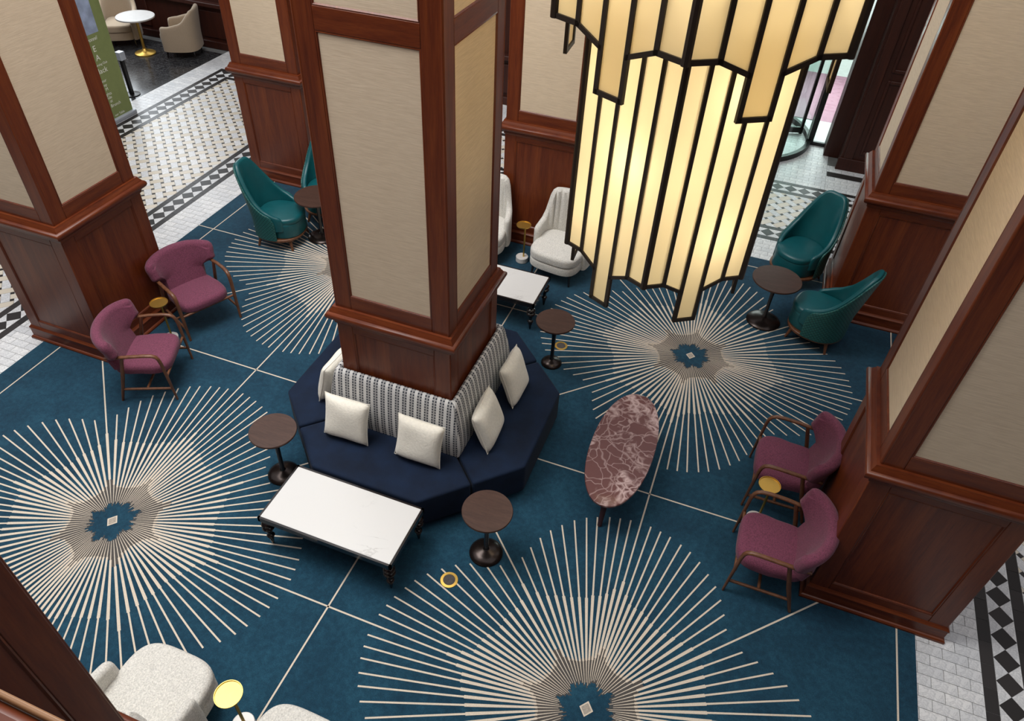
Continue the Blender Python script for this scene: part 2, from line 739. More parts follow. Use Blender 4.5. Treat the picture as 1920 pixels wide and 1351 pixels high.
for k, kd in enumerate(KINDS):
    ytop = YB[k + 1] if k < 8 else 7.82
    zones = [(XL[k + 1], XL[k], YF, ytop, True), (XR[k], XR[k + 1], YF, min(ytop, 9.0), True), (XL[k], XR[k], YB[k], YB[k + 1], False)]
    if k == 8:
        zones[2] = (XL[k], .6, YB[k], 7.82, False)
        zones.append((.6, 3.45, YB[k], 9.6, False))
        zones.append((3.45, XR[k], YB[k], 7.85, False))
    for x0, x1, y0, y1, vert in zones:
        if kd == 'brick':
            fill_brick(x0, x1, y0, y1)
        elif kd == 'band':
            fill_band(x0, x1, y0, y1, vert)
        elif kd == 'diamond':
            fill_diamond(x0, x1, y0, y1, vert)
        else:
            fill_weave(x0, x1, y0, y1)
# black marble floor of the side lounge
for i in range(11):
    for j in range(22):
        put('black_marble_tile', rect(-8.33 - .6 * (i + 1), -8.33 - .6 * i, -5.6 + .6 * j, -5.0 + .6 * j, .002), (-15, -8.334, YF, 7.82))
TM = {'marble_brick_tile': 'tile_white', 'black_band_tile': 'tile_black', 'black_diamond_tile': 'tile_black', 'white_triangle_tile': 'tile_white',
      'cream_weave_tile': 'tile_cream', 'white_weave_tile': 'tile_white', 'black_dot_tile': 'tile_black', 'black_marble_tile': 'tile_lounge'}
for kind, lst in TILES.items():
    info = []
    for poly, full in lst:
        cx, cy = sum(p[0] for p in poly) / len(poly), sum(p[1] for p in poly) / len(poly)
        info.append((seen(cx, cy) * math.sqrt(area(poly)), cx, cy, poly, full))
    info.sort(key=lambda t: -t[0])
    single = [t for t in info if t[0] > 0][:300] if kind != 'black_dot_tile' else []
    rest = info[len(single):]
    shared = {}
    for s, cx, cy, poly, full in single:
        key = tuple((round(x - cx, 4), round(y - cy, 4)) for x, y in poly)
        if key not in shared:
            me = MB().prism([(x - cx, y - cy) for x, y in poly], FT - .004, FT).mesh(kind)
            me.materials.append(M[TM[kind]])
            shared[key] = me
        o = bpy.data.objects.new(kind, shared[key])
        COL.objects.link(o)
        o.location = (cx, cy, 0)
        o.parent = floor
    if rest:
        mb = MB()
        for s, cx, cy, poly, full in rest:
            mb.prism(poly, FT - .004, FT)
        o = mb.build(kind.replace('_tile', '_tiling'), TM[kind], floor)
        o['kind'] = 'stuff'
# black inlay bar set in the brick by the entrance wall
MB().box(3.456, 4.02, 7.45, 7.62, FT - .004, FT + .0006).build('black_inlay_bar', 'tile_black', floor)

# ================================================================ carpet
rug = thing('carpet', 'dark blue carpet with four cream sunbursts under the seating', 'carpet', (0, 0, 0))
rug_xs = sorted({RUG[0], RUG[1], *[min(RUG[1], max(RUG[0], c[0] + s * .57)) for c in COLS.values() for s in (-1, 1)]})
rug_ys = sorted({RUG[2], RUG[3], *[min(RUG[3], max(RUG[2], c[1] + s * .57)) for c in COLS.values() for s in (-1, 1)]})
pile = MB()
for xa, xb in zip(rug_xs, rug_xs[1:]):
    for ya, yb in zip(rug_ys, rug_ys[1:]):
        mx_, my_ = (xa + xb) / 2, (ya + yb) / 2
        if not any(abs(mx_ - c[0]) < .57 and abs(my_ - c[1]) < .57 for c in COLS.values()):
            pile.add([(xa, ya, 0), (xb, ya, 0), (xb, yb, 0), (xa, yb, 0)], [(0, 1, 2, 3)])
for xa, ya, xb, yb in ((RUG[0], RUG[2], RUG[1], RUG[2]), (RUG[1], RUG[2], RUG[1], RUG[3]), (RUG[1], RUG[3], RUG[0], RUG[3]), (RUG[0], RUG[3], RUG[0], RUG[2])):
    pile.add([(xa, ya, FT), (xb, yb, FT), (xb, yb, 0), (xa, ya, 0)], [(0, 1, 2, 3)])
po = pile.build('pile', 'carpet', rug)
BX, BY = 2.2, 2.147
ANG = [0, 3.0, 6.1, 9.2, 12.9, 16.2, 20.0, 24.1, 28.1, 32.1, 36.3, 40.6]
ROUT = [1.79, 1.787, 1.777, 1.766, 1.743, 1.723, 1.686, 1.633, 1.583, 1.517, 1.44, 1.365]
rays = []
for qd in range(4):
    for a, r in zip(ANG, ROUT):
        rays.append((qd * 90 + a, r))
    rays.append((qd * 90 + 45, 1.33))
    for a, r in list(zip(ANG, ROUT))[:0:-1]:
        rays.append((qd * 90 + 90 - a, r))


def strip(mb, a, r0, r1, w0, w1, z):
    c, s = math.cos(a), math.sin(a)
    mb.add([(c * r0 + s * w0 / 2, s * r0 - c * w0 / 2, z), (c * r1 + s * w1 / 2, s * r1 - c * w1 / 2, z), (c * r1 - s * w1 / 2, s * r1 + c * w1 / 2, z), (c * r0 - s * w0 / 2, s * r0 + c * w0 / 2, z)], [(0, 1, 2, 3)])


def fold45(a, ph=0):
    d = (a + ph) % 45
    return min(d, 45 - d) / 22.5      # 0 on a tip, 1 in a valley


ray_mb, dark_mb, sq_mb, sq2_mb = MB(), MB(), MB(), MB()
rng = random.Random(3)
for i, (a, rout) in enumerate(rays):
    ar = math.radians(a)
    nxt = rays[(i + 1) % len(rays)][0] + (360 if i == len(rays) - 1 else 0)
    pitch = math.radians(3.75)
    f = fold45(a)
    star = interp([0, .12, .35, 1], [.5, .44, .385, .36], f)
    tr = interp([0, .1, .25, 1], [1.13, 1.06, .97, .9], f) + rng.uniform(-.015, .015)
    core = .125 + .045 * (1 - f) + rng.uniform(0, .05)
    core += .03
    strip(ray_mb, ar, core, star, core * pitch * .24, star * pitch * .3, .0012)
    strip(ray_mb, ar, star, tr, star * pitch * .62, .0255, .0012)
    strip(ray_mb, ar, tr, rout, .0148, .0135, .0012)
    g = (a + nxt) / 2
    fg = fold45(g)
    dstar = interp([0, .12, .35, 1], [.55, .46, .39, .362], fg) + rng.uniform(0, .03)
    dc = core - rng.uniform(0, .03)
    strip(dark_mb, math.radians(g), dc, dstar, dc * pitch * .78, dstar * pitch * .74, .001)
for q, (r0, r1) in ((sq_mb, (0, .062)), (sq2_mb, (0, .047))):
    z = .0014 if q is sq_mb else .0018
    q.add([(-r1 * .86, 0, z), (0, -r1, z), (r1 * .86, 0, z), (0, r1, z)], [(0, 1, 2, 3)])
me_ray, me_dark, me_sq, me_sq2 = ray_mb.mesh('sunburst_rays'), dark_mb.mesh('sunburst_shading'), sq_mb.mesh('sunburst_square'), sq2_mb.mesh('sunburst_square_fill')
for sx in (-1, 1):
    for sy in (-1, 1):
        for nm, me, mt in (('sunburst_rays', me_ray, 'yarn'), ('sunburst_shading', me_dark, 'yarn_dark'), ('sunburst_square', me_sq, 'yarn'), ('sunburst_square_fill', me_sq2, 'core')):
            o = link(nm, me, mt, rug, loc=(sx * BX, sy * BY, 0))
gl = MB()


def gline(x0, y0, x1, y1, w=.0145, z=.0008):
    d = Vector((x1 - x0, y1 - y0)).normalized() * w / 2
    gl.add([(x0 + d.y, y0 - d.x, z), (x1 + d.y, y1 - d.x, z), (x1 - d.y, y1 + d.x, z), (x0 - d.y, y0 + d.x, z)], [(0, 1, 2, 3)])


for y in (-BY, BY):
    for x0, x1 in ((RUG[0], -BX - 1.7), (-BX + 1.7, BX - 1.7), (BX + 1.7, RUG[1])):
        gline(x0, y, x1, y)
for x in (-BX, BX):
    for y0, y1 in ((RUG[2], -BY - 1.7), (-BY + 1.7, BY - 1.7), (BY + 1.7, RUG[3])):
        gline(x, y0, x, y1)
gline(RUG[0], 0, RUG[1], 0)
gline(0, RUG[2], 0, RUG[3])
for s in (-1, 1):
    gline(s * 4.4, RUG[2], s * 4.4, RUG[3], .0145, .0009)
    gline(RUG[0], s * 4.294, RUG[1], s * 4.294, .0145, .0009)
for sx in (-1, 1):
    for sy in (-1, 1):
        for dx in (-1, 1):
            for dy in (-1, 1):
                gline(sx * BX + dx * .9, sy * BY + dy * .9, sx * BX + dx * 2.12, sy * BY + dy * 2.12)
gl.build('grid_lines', 'yarn', rug)

# ================================================================ columns
HB, HS = .535, .527
TOP = 7.6


def column_proto():
    root = thing('column', 'x', 'column')
    MB().square_ring([(.3, FT), (.572, FT), (.572, .018), (.562, .03), (.551, .036), (.551, .135), (.556, .14), (.556, .152), (.545, .165), (.537, .178), (.5, .178)]).build('plinth', 'mahogany_h', root)
    MB().square_ring([(.515, .02), (.515, TOP)], True).build('core', 'mahogany_v', root)
    MB().square_ring([(.5, 1.53), (.539, 1.53), (.546, 1.54), (.546, 1.555), (.552, 1.56), (.552, 1.575), (.575, 1.583), (.592, 1.6), (.6, 1.618), (.6, 1.64), (.59, 1.655), (.572, 1.663), (.566, 1.68), (.553, 1.698), (.55, 1.712), (.5, 1.712)]).build('cornice', 'mahogany_h', root, smooth=35)
    return root


def face_parts(root, upper='linen'):
    """stiles, rails and panels on the four faces; mesh data shared round the column"""
    def bx(x0, x1, z0, z1, d0, d1):
        return (x0, x1, d0, d1, z0, z1)
    pieces = []
    # wainscot
    for s in (-1, 1):
        a, b = sorted((s * (HB - .002), s * .385))
        pieces.append(('stile', 'mahogany_v', (a, b, -HB, -.5, .165, 1.535), .006))
    pieces.append(('rail', 'mahogany_h', (-.385, .385, -HB, -.5, .165, .265), .004))
    pieces.append(('rail', 'mahogany_h', (-.385, .385, -HB, -.5, 1.462, 1.535), .004))
    # shaft
    for s in (-1, 1):
        a, b = sorted((s * (HS - .012), s * .372))
        pieces.append(('stile', 'mahogany_v', (a, b, -HS, -.5, 1.70, TOP), .005))
    for z0, z1 in ((1.70, 1.845), (3.965, 4.115), (6.24, 6.39)):
        pieces.append(('rail', 'mahogany_h', (-.372, .372, -HS, -.5, z0, z1), .004))
    panels = [('wainscot_panel', 'mahogany_v', (-.385, .385, -.523, -.5, .265, 1.462), 0)]
    for z0, z1 in ((1.845, 3.965), (4.115, 6.24)):
        panels.append(('fabric_panel' if upper == 'linen' else 'upper_panel', upper, (-.372, .372, -.517, -.5, z0, z1), 0))
    made = []
    pan = []
    for nm, mt, b, bev in pieces + panels:
        o = MB().box(*b).build(nm, mt, root, bevel=bev)
        made.append(o)
        if 'panel' in nm:
            pan.append(o)
    # bead mouldings round every panel
    for pp, (x, z0, z1, dep) in zip(pan, ((.385, .265, 1.462, HB - .004), (.372, 1.845, 3.965, HS - .003), (.372, 4.115, 6.24, HS - .003))):
        mb = MB()
        w = .016
        rings = []
        for ins, d in ((0, .5), (0, dep), (w * .5, dep + .003), (w, dep - .006), (w, .5)):
            rings.append([(-x + ins, -d, z0 + ins), (x - ins, -d, z0 + ins), (x - ins, -d, z1 - ins), (-x + ins, -d, z1 - ins)])
        mb.sweep(rings, cap=False)
        mb.build('panel_moulding', 'mahogany_v', pp, smooth=30)
    for k in range(1, 4):
        for o in made:
            c = copy_tree(o, root)
            c.rotation_euler = (0, 0, k * PI / 2)


proto = column_proto()
face_parts(proto)
# rounded bead on the four corners of the shaft
bead = MB().lathe([(.013, 1.7), (.013, TOP)], 10).build('corner_bead', 'mahogany_v', proto, smooth=40, loc=(HS - .01, HS - .01, 0))
for sx, sy in ((-1, 1), (1, -1), (-1, -1)):
    c = bead.copy()
    COL.objects.link(c)
    c.parent = proto
    c.location = (sx * (HS - .01), sy * (HS - .01), 0)
COL_LABEL = {
    'C': 'mahogany and linen panelled column with the navy banquette wrapped around its foot',
    'L': 'mahogany and linen panelled column behind two plum armchairs beside the green banner aisle',
    'RN': 'mahogany and linen panelled column behind two plum armchairs, opposite the oval red marble table',
    'BL': 'mahogany and linen panelled column behind the two teal chairs near the beige lounge chairs',
    'BM': 'mahogany and linen panelled column behind the two ivory fluted chairs',
    'RF': 'mahogany and linen panelled column behind the two teal chairs next to the revolving door'}
for i, k in enumerate(('C', 'L', 'RN', 'BL', 'BM', 'RF')):
    o = proto if i == 0 else copy_tree(proto)
    o.location = (*COLS[k], 0)
    o['label'] = COL_LABEL[k]
    o['group'] = 'panelled lobby columns'
bc = column_proto()
face_parts(bc, 'mahogany_v')
bc.name = 'wooden_pier'
bc.location = (*COLS['BC'], 0)
tag(bc, 'all-wood panelled pier standing behind the ivory boucle chairs', 'column')

# mezzanine parapet in front of the photographer
pr = thing('mezzanine_balustrade', 'wooden balustrade with a broad polished handrail beside the pier', 'balustrade', (3.2, -4.6, 3.98))
MB().box(-3.0, 3.0, -.14, .096, 1.0, 1.06).build('handrail', 'mahogany_h', pr, bevel=.008, segs=2)
MB().box(-3.0, 3.0, .0955, .1, 1.053, 1.0625).build('rail_highlight_strip', 'edge_highlight', pr, bevel=.0015, segs=2)  # added strip, its pale colour stands in for light on the rail edge
MB().box(-3.0, 3.0, -.1, .0, .0, 1.0).build('parapet_panel', 'mahogany_v', pr)
MB().box(-3.0, 3.0, -.12, .04, .94, 1.0).build('under_rail', 'mahogany_h', pr, bevel=.01)

# ================================================================ surrounding walls
w = structure(MB().box(-15, .55, 7.82, 8.1, FT, 7.6).build('wall_back', 'dark_oak'))
for x0, x1 in ((-14.6, -11.9), (-11.7, -10.2), (-8.9, -7.6), (-7.4, -5.6), (-5.4, -3.4), (-3.2, -1.4)):
    MB().box(x0, x1, 7.795, 7.83, .2, .72).build('wainscot_panel', 'dark_oak', w, bevel=.012)
MB().box(-15, .55, 7.76, 7.83, FT, .14).build('skirting', 'dark_oak', w, bevel=.01)
MB().box(-15, .55, 7.7, 7.83, .82, .9).build('sill', 'dark_oak', w, bevel=.012)
win = thing('window_1', None, None, (-11.0, 7.8, 1.0))
win['kind'] = 'structure'
MB().box(-1.45, 1.62, -.01, .01, 0, 2.6).build('pane', 'daylight_pane', win)
for a, b, c, d in ((-1.55, 1.72, -.06, 0), (-1.55, 1.72, 2.6, 2.7), (-1.55, -1.45, 0, 2.6), (1.62, 1.72, 0, 2.6), (.05, .12, 0, 2.6)):
    MB().box(a, b, -.05, .02, c, d).build('window_frame', 'dark_oak', win, bevel=.008)
wl = structure(MB().box(-15.2, -15, -7, 8, FT, 7.6).build('wall_left', 'dark_oak'))
wr = structure(MB().box(9.3, 9.5, -7, 8, FT, 7.6).build('wall_right', 'dark_oak'))
wf = structure(MB().box(-15, 9.5, -7.4, -7.2, FT, 7.6).build('wall_front', 'dark_oak'))
structure(MB().box(.3, 9.3, -7.2, -4.78, 3.72, 3.98).build('mezzanine_floor', 'dark_oak'))
# stepped dark pilasters right of the entrance
wb_ = structure(MB().box(3.6, 9.5, 7.8, 8.3, FT, 7.6).build('wall_entrance', 'dark_oak'))
MB().box(3.36, 3.62, 8.19, 8.7, FT, 7.6).build('reveal', 'dark_oak', wb_, bevel=.006)
MB().box(3.57, 4.6, 7.765, 7.82, FT, .2).build('plinth', 'dark_oak', wb_, bevel=.006)
MB().box(3.64, 3.78, 7.77, 7.82, .2, 7.6).build('pilaster', 'dark_oak', wb_, bevel=.008)
for z0, z1 in ((.3, 1.5), (1.62, 4.2)):
    mb = MB()
    for a, b, c, d in ((3.86, 3.9, z0, z1), (4.9, 4.94, z0, z1), (3.9, 4.9, z0, z0 + .05), (3.9, 4.9, z1 - .05, z1)):
        mb.box(a, b, 7.775, 7.81, c, d)
    mb.build('panel_moulding', 'dark_oak', wb_, bevel=.008)
wt = structure(MB().box(.3, 3.7, 8.55, 8.7, 2.75, 7.6).build('wall_over_entrance', 'dark_oak'))
# revolving door
DC, DR = (1.9, 8.55), 1.2
dr = thing('door_1', None, None, (*DC, FT))
dr['kind'] = 'structure'


def arc_strip(a0, a1, r0, r1, z0, z1, n=28):
    rings = []
    for i in range(n + 1):
        a = math.radians(lerp(a0, a1, i / n))
        c, s = math.cos(a), math.sin(a)
        rings.append([(r0 * c, r0 * s, z0), (r1 * c, r1 * s, z0), (r1 * c, r1 * s, z1), (r0 * c, r0 * s, z1)])
    return MB().sweep(rings)


for a0, a1 in ((-52, 52), (128, 232)):
    arc_strip(a0, a1, DR - .05, DR + .02, 0, .09).build('drum_rail', 'black_metal', dr, smooth=30)
    arc_strip(a0, a1, DR - .05, DR + .02, 2.5, 2.62).build('drum_rail', 'black_metal', dr, smooth=30)
    arc_strip(a0, a1, DR - .022, DR - .01, .09, 2.5).build('curved_pane', 'glass', dr, smooth=30)
for a in (-52, 0, 52, 128, 180, 232):
    r = math.radians(a)
    MB().box(-.045, .045, -.035, .035, 0, 2.62).build('post', 'black_metal', dr, bevel=.005, loc=((DR - .015) * math.cos(r), (DR - .015) * math.sin(r), 0)).rotation_euler = (0, 0, r)
for k in range(4):
    a = math.radians(20 + 90 * k)
    g = MB().box(.05, DR - .1, -.006, .006, .12, 2.45).build('wing_pane', 'glass', dr)
    g.rotation_euler = (0, 0, a)
    f = MB()
    for b in ((.03, .08, .0, 2.5), (DR - .13, DR - .08, .0, 2.5), (.03, DR - .08, .02, .12), (.03, DR - .08, 2.42, 2.5)):
        f.box(b[0], b[1], -.02, .02, b[2], b[3])
    f.build('wing_frame', 'black_metal', dr).rotation_euler = (0, 0, a)
MB().lathe([(.05, 0), (.05, 2.6)], 16).build('centre_post', 'black_metal', dr, smooth=40)
MB().lathe([(DR + .02, 2.6), (DR + .02, 2.8)], 40).build('canopy', 'black_metal', dr, smooth=40)
win2 = thing('window_2', None, None, (3.1, 8.56, FT))
win2['kind'] = 'structure'
MB().box(.06, .26, -.006, .006, .06, 2.75).build('pane', 'glass', win2)
for b in ((0, .06, 0, 2.75), (.26, .3, 0, 2.75), (.06, .26, 0, .06)):
    MB().box(b[0], b[1], -.03, .03, b[2], b[3]).build('window_frame', 'black_metal', win2, bevel=.004)
# street outside
st = structure(MB().box(-6, 14, 9.9, 30, -.06, FT).build('ground_outside', 'pavement'))
MB().box(3.12, 14, 8.6, 9.9, FT - .01, FT + .002).build('kerb_paving', 'pavement', st)
MB().box(-6, 14, 9.64, 12.15, FT - .01, FT + .004).build('pink_strip', 'pink_paving', st)

# ================================================================ banquette
SC = (-.162, .045)
SR, SH = 1.25, .518       # octagon apothem and half side


def banquette():
    root = thing('banquette_section', 'x', 'sofa', (0, 0, 0))
    # south section: half corner cuts left and right, mitred towards the column
    q = (SR + SH) / 2
    g = .006
    inn = .56
    outer = [(-SH, -SR), (SH, -SR), (q - g, -q - g), (inn - g, -inn - g), (-inn + g, -inn - g), (-q + g, -q - g)]

    def off(pl, d):
        c = Vector((0, -.9))
        return [((x - c.x) * (1 - d) + c.x, (y - c.y) * (1 - d) + c.y) for x, y in pl]
    MB().prism(off(outer, .1), 0.0, .07).build('plinth', 'black_metal', root)
    MB().prism(outer, .055, .41).build('seat', 'navy', root, bevel=.024, segs=4)
    # back pad, wedge shaped with rolled top
    prof = [(.545, .40), (.655, .40), (.662, .5), (.655, .65), (.638, .8), (.618, .92), (.605, .98), (.59, 1.012), (.572, 1.025), (.555, 1.018), (.545, 1.0)]
    n = 40
    mb = MB()
    uv = []
    rings = []
    # profile length for v
    vl = [0]
    for a, b in zip(prof, prof[1:]):
        vl.append(vl[-1] + math.hypot(a[0] - b[0], a[1] - b[1]))
    for i in range(n + 1):
        t = -1 + 2 * i / n
        ring = []
        for (d, z), l in zip(prof, vl):
            e = .004
            # round the vertical mitre slightly
            rr = max(0, (abs(t) - .95) / .05) ** 2 * .018 * (1 if d > .57 else 0)
            ring.append((t * (d - e), -d + rr, z))
            uv.append((t * d * 1.0, l))
        rings.append(ring)
    mb.sweep(rings)
    mb.uv = uv
    mb.build('backrest', 'stripe', root, smooth=50)
    return root


bq = banquette()
BL_ = ['navy velvet banquette section with striped back facing the white rectangular table with the tall plain carpet grid beyond',
       'navy velvet banquette section with striped back facing the oval red marble table',
       'navy velvet banquette section with striped back facing the ivory fluted chairs',
       'navy velvet banquette section with striped back facing the plum chairs by the green banner']
BL_[0] = 'navy velvet banquette section with striped back, two cream cushions and a white table before it'
for k in range(4):
    o = bq if k == 0 else copy_tree(bq)
    o.location = (*SC, 0)
    o.rotation_euler = (0, 0, k * PI / 2)
    o['label'] = BL_[k]
    o['group'] = 'banquette sections around the column'


def cushion(loc, rz, tilt, roll, label, size=.45, th=.15, seed=0):
    """square cushion; local: stands in the XZ plane, bottom edge at origin, leaning back about x"""
    n = 18
    mb = MB()
    rg = random.Random(seed)
    ph = [rg.uniform(0, 6) for _ in range(4)]
    rings = []
    h = size / 2
    for side in (1, -1):
        for j in range(n + 1):
            row = []
            for i in range(n + 1):
                u, v = -1 + 2 * i / n, -1 + 2 * j / n
                pin = 1 - .07 * (1 - u * u) * abs(v) ** 3
                piv = 1 - .07 * (1 - v * v) * abs(u) ** 3
                x, z = u * h * piv, v * h * pin
                t = max(0, (1 - u ** 4) * (1 - v ** 4)) ** .5 * th / 2
                t *= 1 + .1 * math.sin(3 * u + ph[0]) * math.cos(2.5 * v + ph[1])
                row.append((x, side * t, z + h))
            rings.append(row)
    N1 = n + 1
    vs = [p for r in rings for p in r]
    fs = []
    for s in range(2):
        o = s * N1 * N1
        for j in range(n):
            for i in range(n):
                q = (o + j * N1 + i, o + j * N1 + i + 1, o + (j + 1) * N1 + i + 1, o + (j + 1) * N1 + i)
                fs.append(q if s == 0 else q[::-1])
    bmv = MB()
    bmv.add(vs, fs)
    me = bmv.mesh('cushion', 180)
    bm = bmesh.new()
    bm.from_mesh(me)
    bmesh.ops.remove_doubles(bm, verts=bm.verts, dist=.0004)
    bmesh.ops.recalc_face_normals(bm, faces=bm.faces)
    bm.to_mesh(me)
    bm.free()
    o = link('cushion', me, 'cushion')
    o.location = loc
    o.rotation_euler = (Matrix.Rotation(rz, 3, 'Z') @ Matrix.Rotation(tilt, 3, 'X') @ Matrix.Rotation(roll, 3, 'Y')).to_euler()
    tag(o, label, 'cushion', 'cream cushions on the banquette')
    # knife-edge seam
    sm = []
    for k in range(4 * n):
        e, i = divmod(k, n)
        t = -1 + 2 * i / n
        u, v = ((t, -1), (1, t), (-t, 1), (-1, -t))[e]
        sm.append((u * h * (1 - .07 * (1 - v * v) * abs(u) ** 3), 0, v * h * (1 - .07 * (1 - u * u) * abs(v) ** 3) + h))
    sm.append(sm[0])
    MB().tube(sm, .0035, 6).build('piping', 'cushion', o, smooth=60)
    return o


TL = math.radians(-14)
cushion((-.555, -.815, .425), math.radians(2), TL, math.radians(1), 'cream square cushion on the banquette seat nearest the dark pedestal table by the left sunburst', seed=1)
cushion((.165, -.80, .425), math.radians(1), TL, math.radians(2), 'cream square cushion beside the backrest corner, facing the white rectangular table', seed=2)
cushion((.71, -.25, .425), math.radians(92), math.radians(-19), math.radians(-2), 'cream square cushion facing the oval red marble table, next to the backrest corner', seed=3)
cushion((.73, .37, .425), math.radians(91), math.radians(-19), math.radians(2), 'cream square cushion facing the oval red marble table, at the far end of its bench', seed=4)
cushion((-1.03, -.27, .425), math.radians(-92), TL, math.radians(-2), 'cream square cushion on the banquette side facing the green banner aisle', seed=5)

# ================================================================ tables


def pedestal_table(rt, ht, rb, label, loc, group):
    t = thing('pedestal_table', label, 'table', loc, 0, group)
    MB().lathe([(rt - .012, ht - .024), (rt - .003, ht - .02), (rt, ht - .012), (rt, ht - .006), (rt - .004, ht)], 48).build('table_top', 'table_top', t, smooth=35)
    k = ht / .61
    MB().lathe([(.024, .05), (.03, .06), (.021, .075), (.021, .28 * k), (.023, .38 * k), (.03, .45 * k), (.043, .5 * k), (.05, .53 * k), (.03, .545 * k), (.03, .555 * k), (.052, .56 * k), (.06, .575 * k), (.052, ht - .025), (.08, ht - .022)], 24).build('stem', 'black_lacquer', t, smooth=35)
    MB().lathe([(rb, 0), (rb, .008), (rb * .97, .016), (rb * .8, .036), (rb * .55, .05), (rb * .3, .058), (.026, .064)], 40).build('base', 'bronze', t, smooth=40)
    return t


G = 'dark pedestal side tables'
pedestal_table(.213, .61, .148, 'small dark round pedestal table touching the left sunburst, behind the white rectangular table', (-1.108, -1.112, 0), G)
pedestal_table(.213, .61, .148, 'small dark round pedestal table at the banquette corner, its base near sunburst ray tips', (1.003, -1.185, 0), G)
pedestal_table(.213, .61, .118, 'small dark round pedestal table between the brass socket and the white table by ivory chairs', (.752, 1.39, 0), G)
G2 = 'larger dark pedestal tables between teal chairs'
pedestal_table(.285, .63, .205, 'larger dark round pedestal table between two teal chairs in front of the revolving door aisle', (2.912, 3.15, 0), G2)
pedestal_table(.285, .63, .19, 'larger dark round pedestal table between two teal chairs on the green banner side', (-2.95, 2.58, 0), G2)


def coffee_table(x0, x1, y0, y1, label):
    h = .405
    t = thing('coffee_table', label, 'table', ((x0 + x1) / 2, (y0 + y1) / 2, 0), 0, 'white topped coffee tables')
    hx, hy = (x1 - x0) / 2, (y1 - y0) / 2
    fr = MB()
    for a in ((-hx, hx, -hy, -hy + .02), (-hx, hx, hy - .02, hy), (-hx, -hx + .02, -hy, hy), (hx - .02, hx, -hy, hy)):
        fr.box(*a, h - .055, h - .002)
    fr.box(-hx + .02, hx - .02, -hy + .02, hy - .02, h - .05, h - .03)
    fr.build('frame', 'black_lacquer', t)
    MB().box(-hx + .018, hx - .018, -hy + .018, hy - .018, h - .03, h).build('stone_top', 'quartz', t, bevel=.003)
    prof = [(.008, 0), (.012, .015), (.02, .07), (.024, .085), (.018, .095), (.03, .105), (.036, .118), (.03, .132), (.018, .14), (.022, .17), (.03, .2), (.046, .215), (.054, .232), (.046, .25), (.03, .258), (.046, .268), (.054, .285), (.046, .302), (.03, .312), (.034, h - .055)]
    leg = None
    for sx in (-1, 1):
        for sy in (-1, 1):
            p = (sx * (hx - .045), sy * (hy - .045), 0)
            if leg is None:
                leg = MB().lathe(prof, 24).build('leg', 'black_lacquer', t, smooth=40, loc=p)
            else:
                c = leg.copy()
                COL.objects.link(c)
                c.location = p
    return t


def parented(o, p):
    o.parent = p
    return o


coffee_table(-.805, .442, -1.845, -1.232, 'rectangular white stone coffee table with turned black legs in front of the banquette cushions')
coffee_table(-.875, .372, 1.812, 2.412, 'rectangular white stone coffee table with turned black legs before the ivory fluted chairs')


def oval_table():
    t = thing('oval_table', 'oval red marble table with pale veins under the chandelier', 'table', (1.852, .10, 0))
    a, b, h = .295, .735, .43
    n = 72
    rings = []
    for s, z in ((.97, h - .03), (.995, h - .024), (1, h - .015), (.998, h - .004), (.99, h)):
        rings.append([(a * s * spow(math.cos(2 * PI * k / n), .93), b * s * spow(math.sin(2 * PI * k / n), .93), z) for k in range(n)])
    MB().sweep(rings).build('stone_top', 'red_marble', t, smooth=35)
    for sx, sy in ((0, -1), (0, 1), (-1, 0), (1, 0)):
        MB().tube([(sx * .13, sy * .5, h - .03), (sx * .17, sy * .63, 0.0)], [.034, .02], 14).build('leg', 'purple_dark', t, smooth=50)
    MB().box(-.12, .12, -.5, .5, h - .05, h - .03).build('apron', 'purple_dark', t)
    return t


oval_table()


def drink_table(loc, rz, label, h=.55):
    t = thing('drink_table', label, 'table', loc, rz, 'small brass drink tables')
    MB().lathe([(.07, h - .012), (.092, h - .01), (.095, h - .004), (.095, h + .004), (.09, h + .004), (.088, h - .004), (0.001, h - .004)], 36, closed_top=False).build('tray', 'brass', t, smooth=40)
    MB().lathe([(.011, .06), (.011, h - .008)], 16, c=(.02, .0, 0)).build('stem', 'brass', t, smooth=40)
    MB().lathe([(.078, 0), (.082, .004), (.082, .066), (.078, .07)], 32).build('base', 'marble_base', t, smooth=40)
    return t


drink_table((-3.345, .03, 0), 0, 'small brass drink table between two plum chairs against the column by the banner aisle')
drink_table((3.165, .05, 0), 0, 'small brass drink table between two plum chairs near the oval red marble table')
drink_table((-.25, 3.16, 0), 0, 'small brass drink table with white base between two ivory fluted chairs')
drink_table((-.055, -3.19, 0), 0, 'small brass drink table between two ivory boucle chairs beside the pier')


def socket(x, y, label):
    t = thing('floor_socket', label, 'floor socket', (x, y, 0), 0, 'round brass floor sockets')
    MB().lathe([(.076, .001), (.074, .005), (.052, .006), (.05, .002)], 40, closed_bottom=False, closed_top=False).build('ring', 'brass', t, smooth=40)
    MB().lathe([(.052, .0012), (.052, .0035)], 40).build('lid', 'yarn_dark', t, smooth=40)


socket(.815, -1.553, 'round brass floor socket set among the sunburst ray tips near the white coffee table')
socket(.765, 1.712, 'round brass floor socket beside the pedestal table on the ivory fluted chair side')

# ================================================================ chairs: swept shells


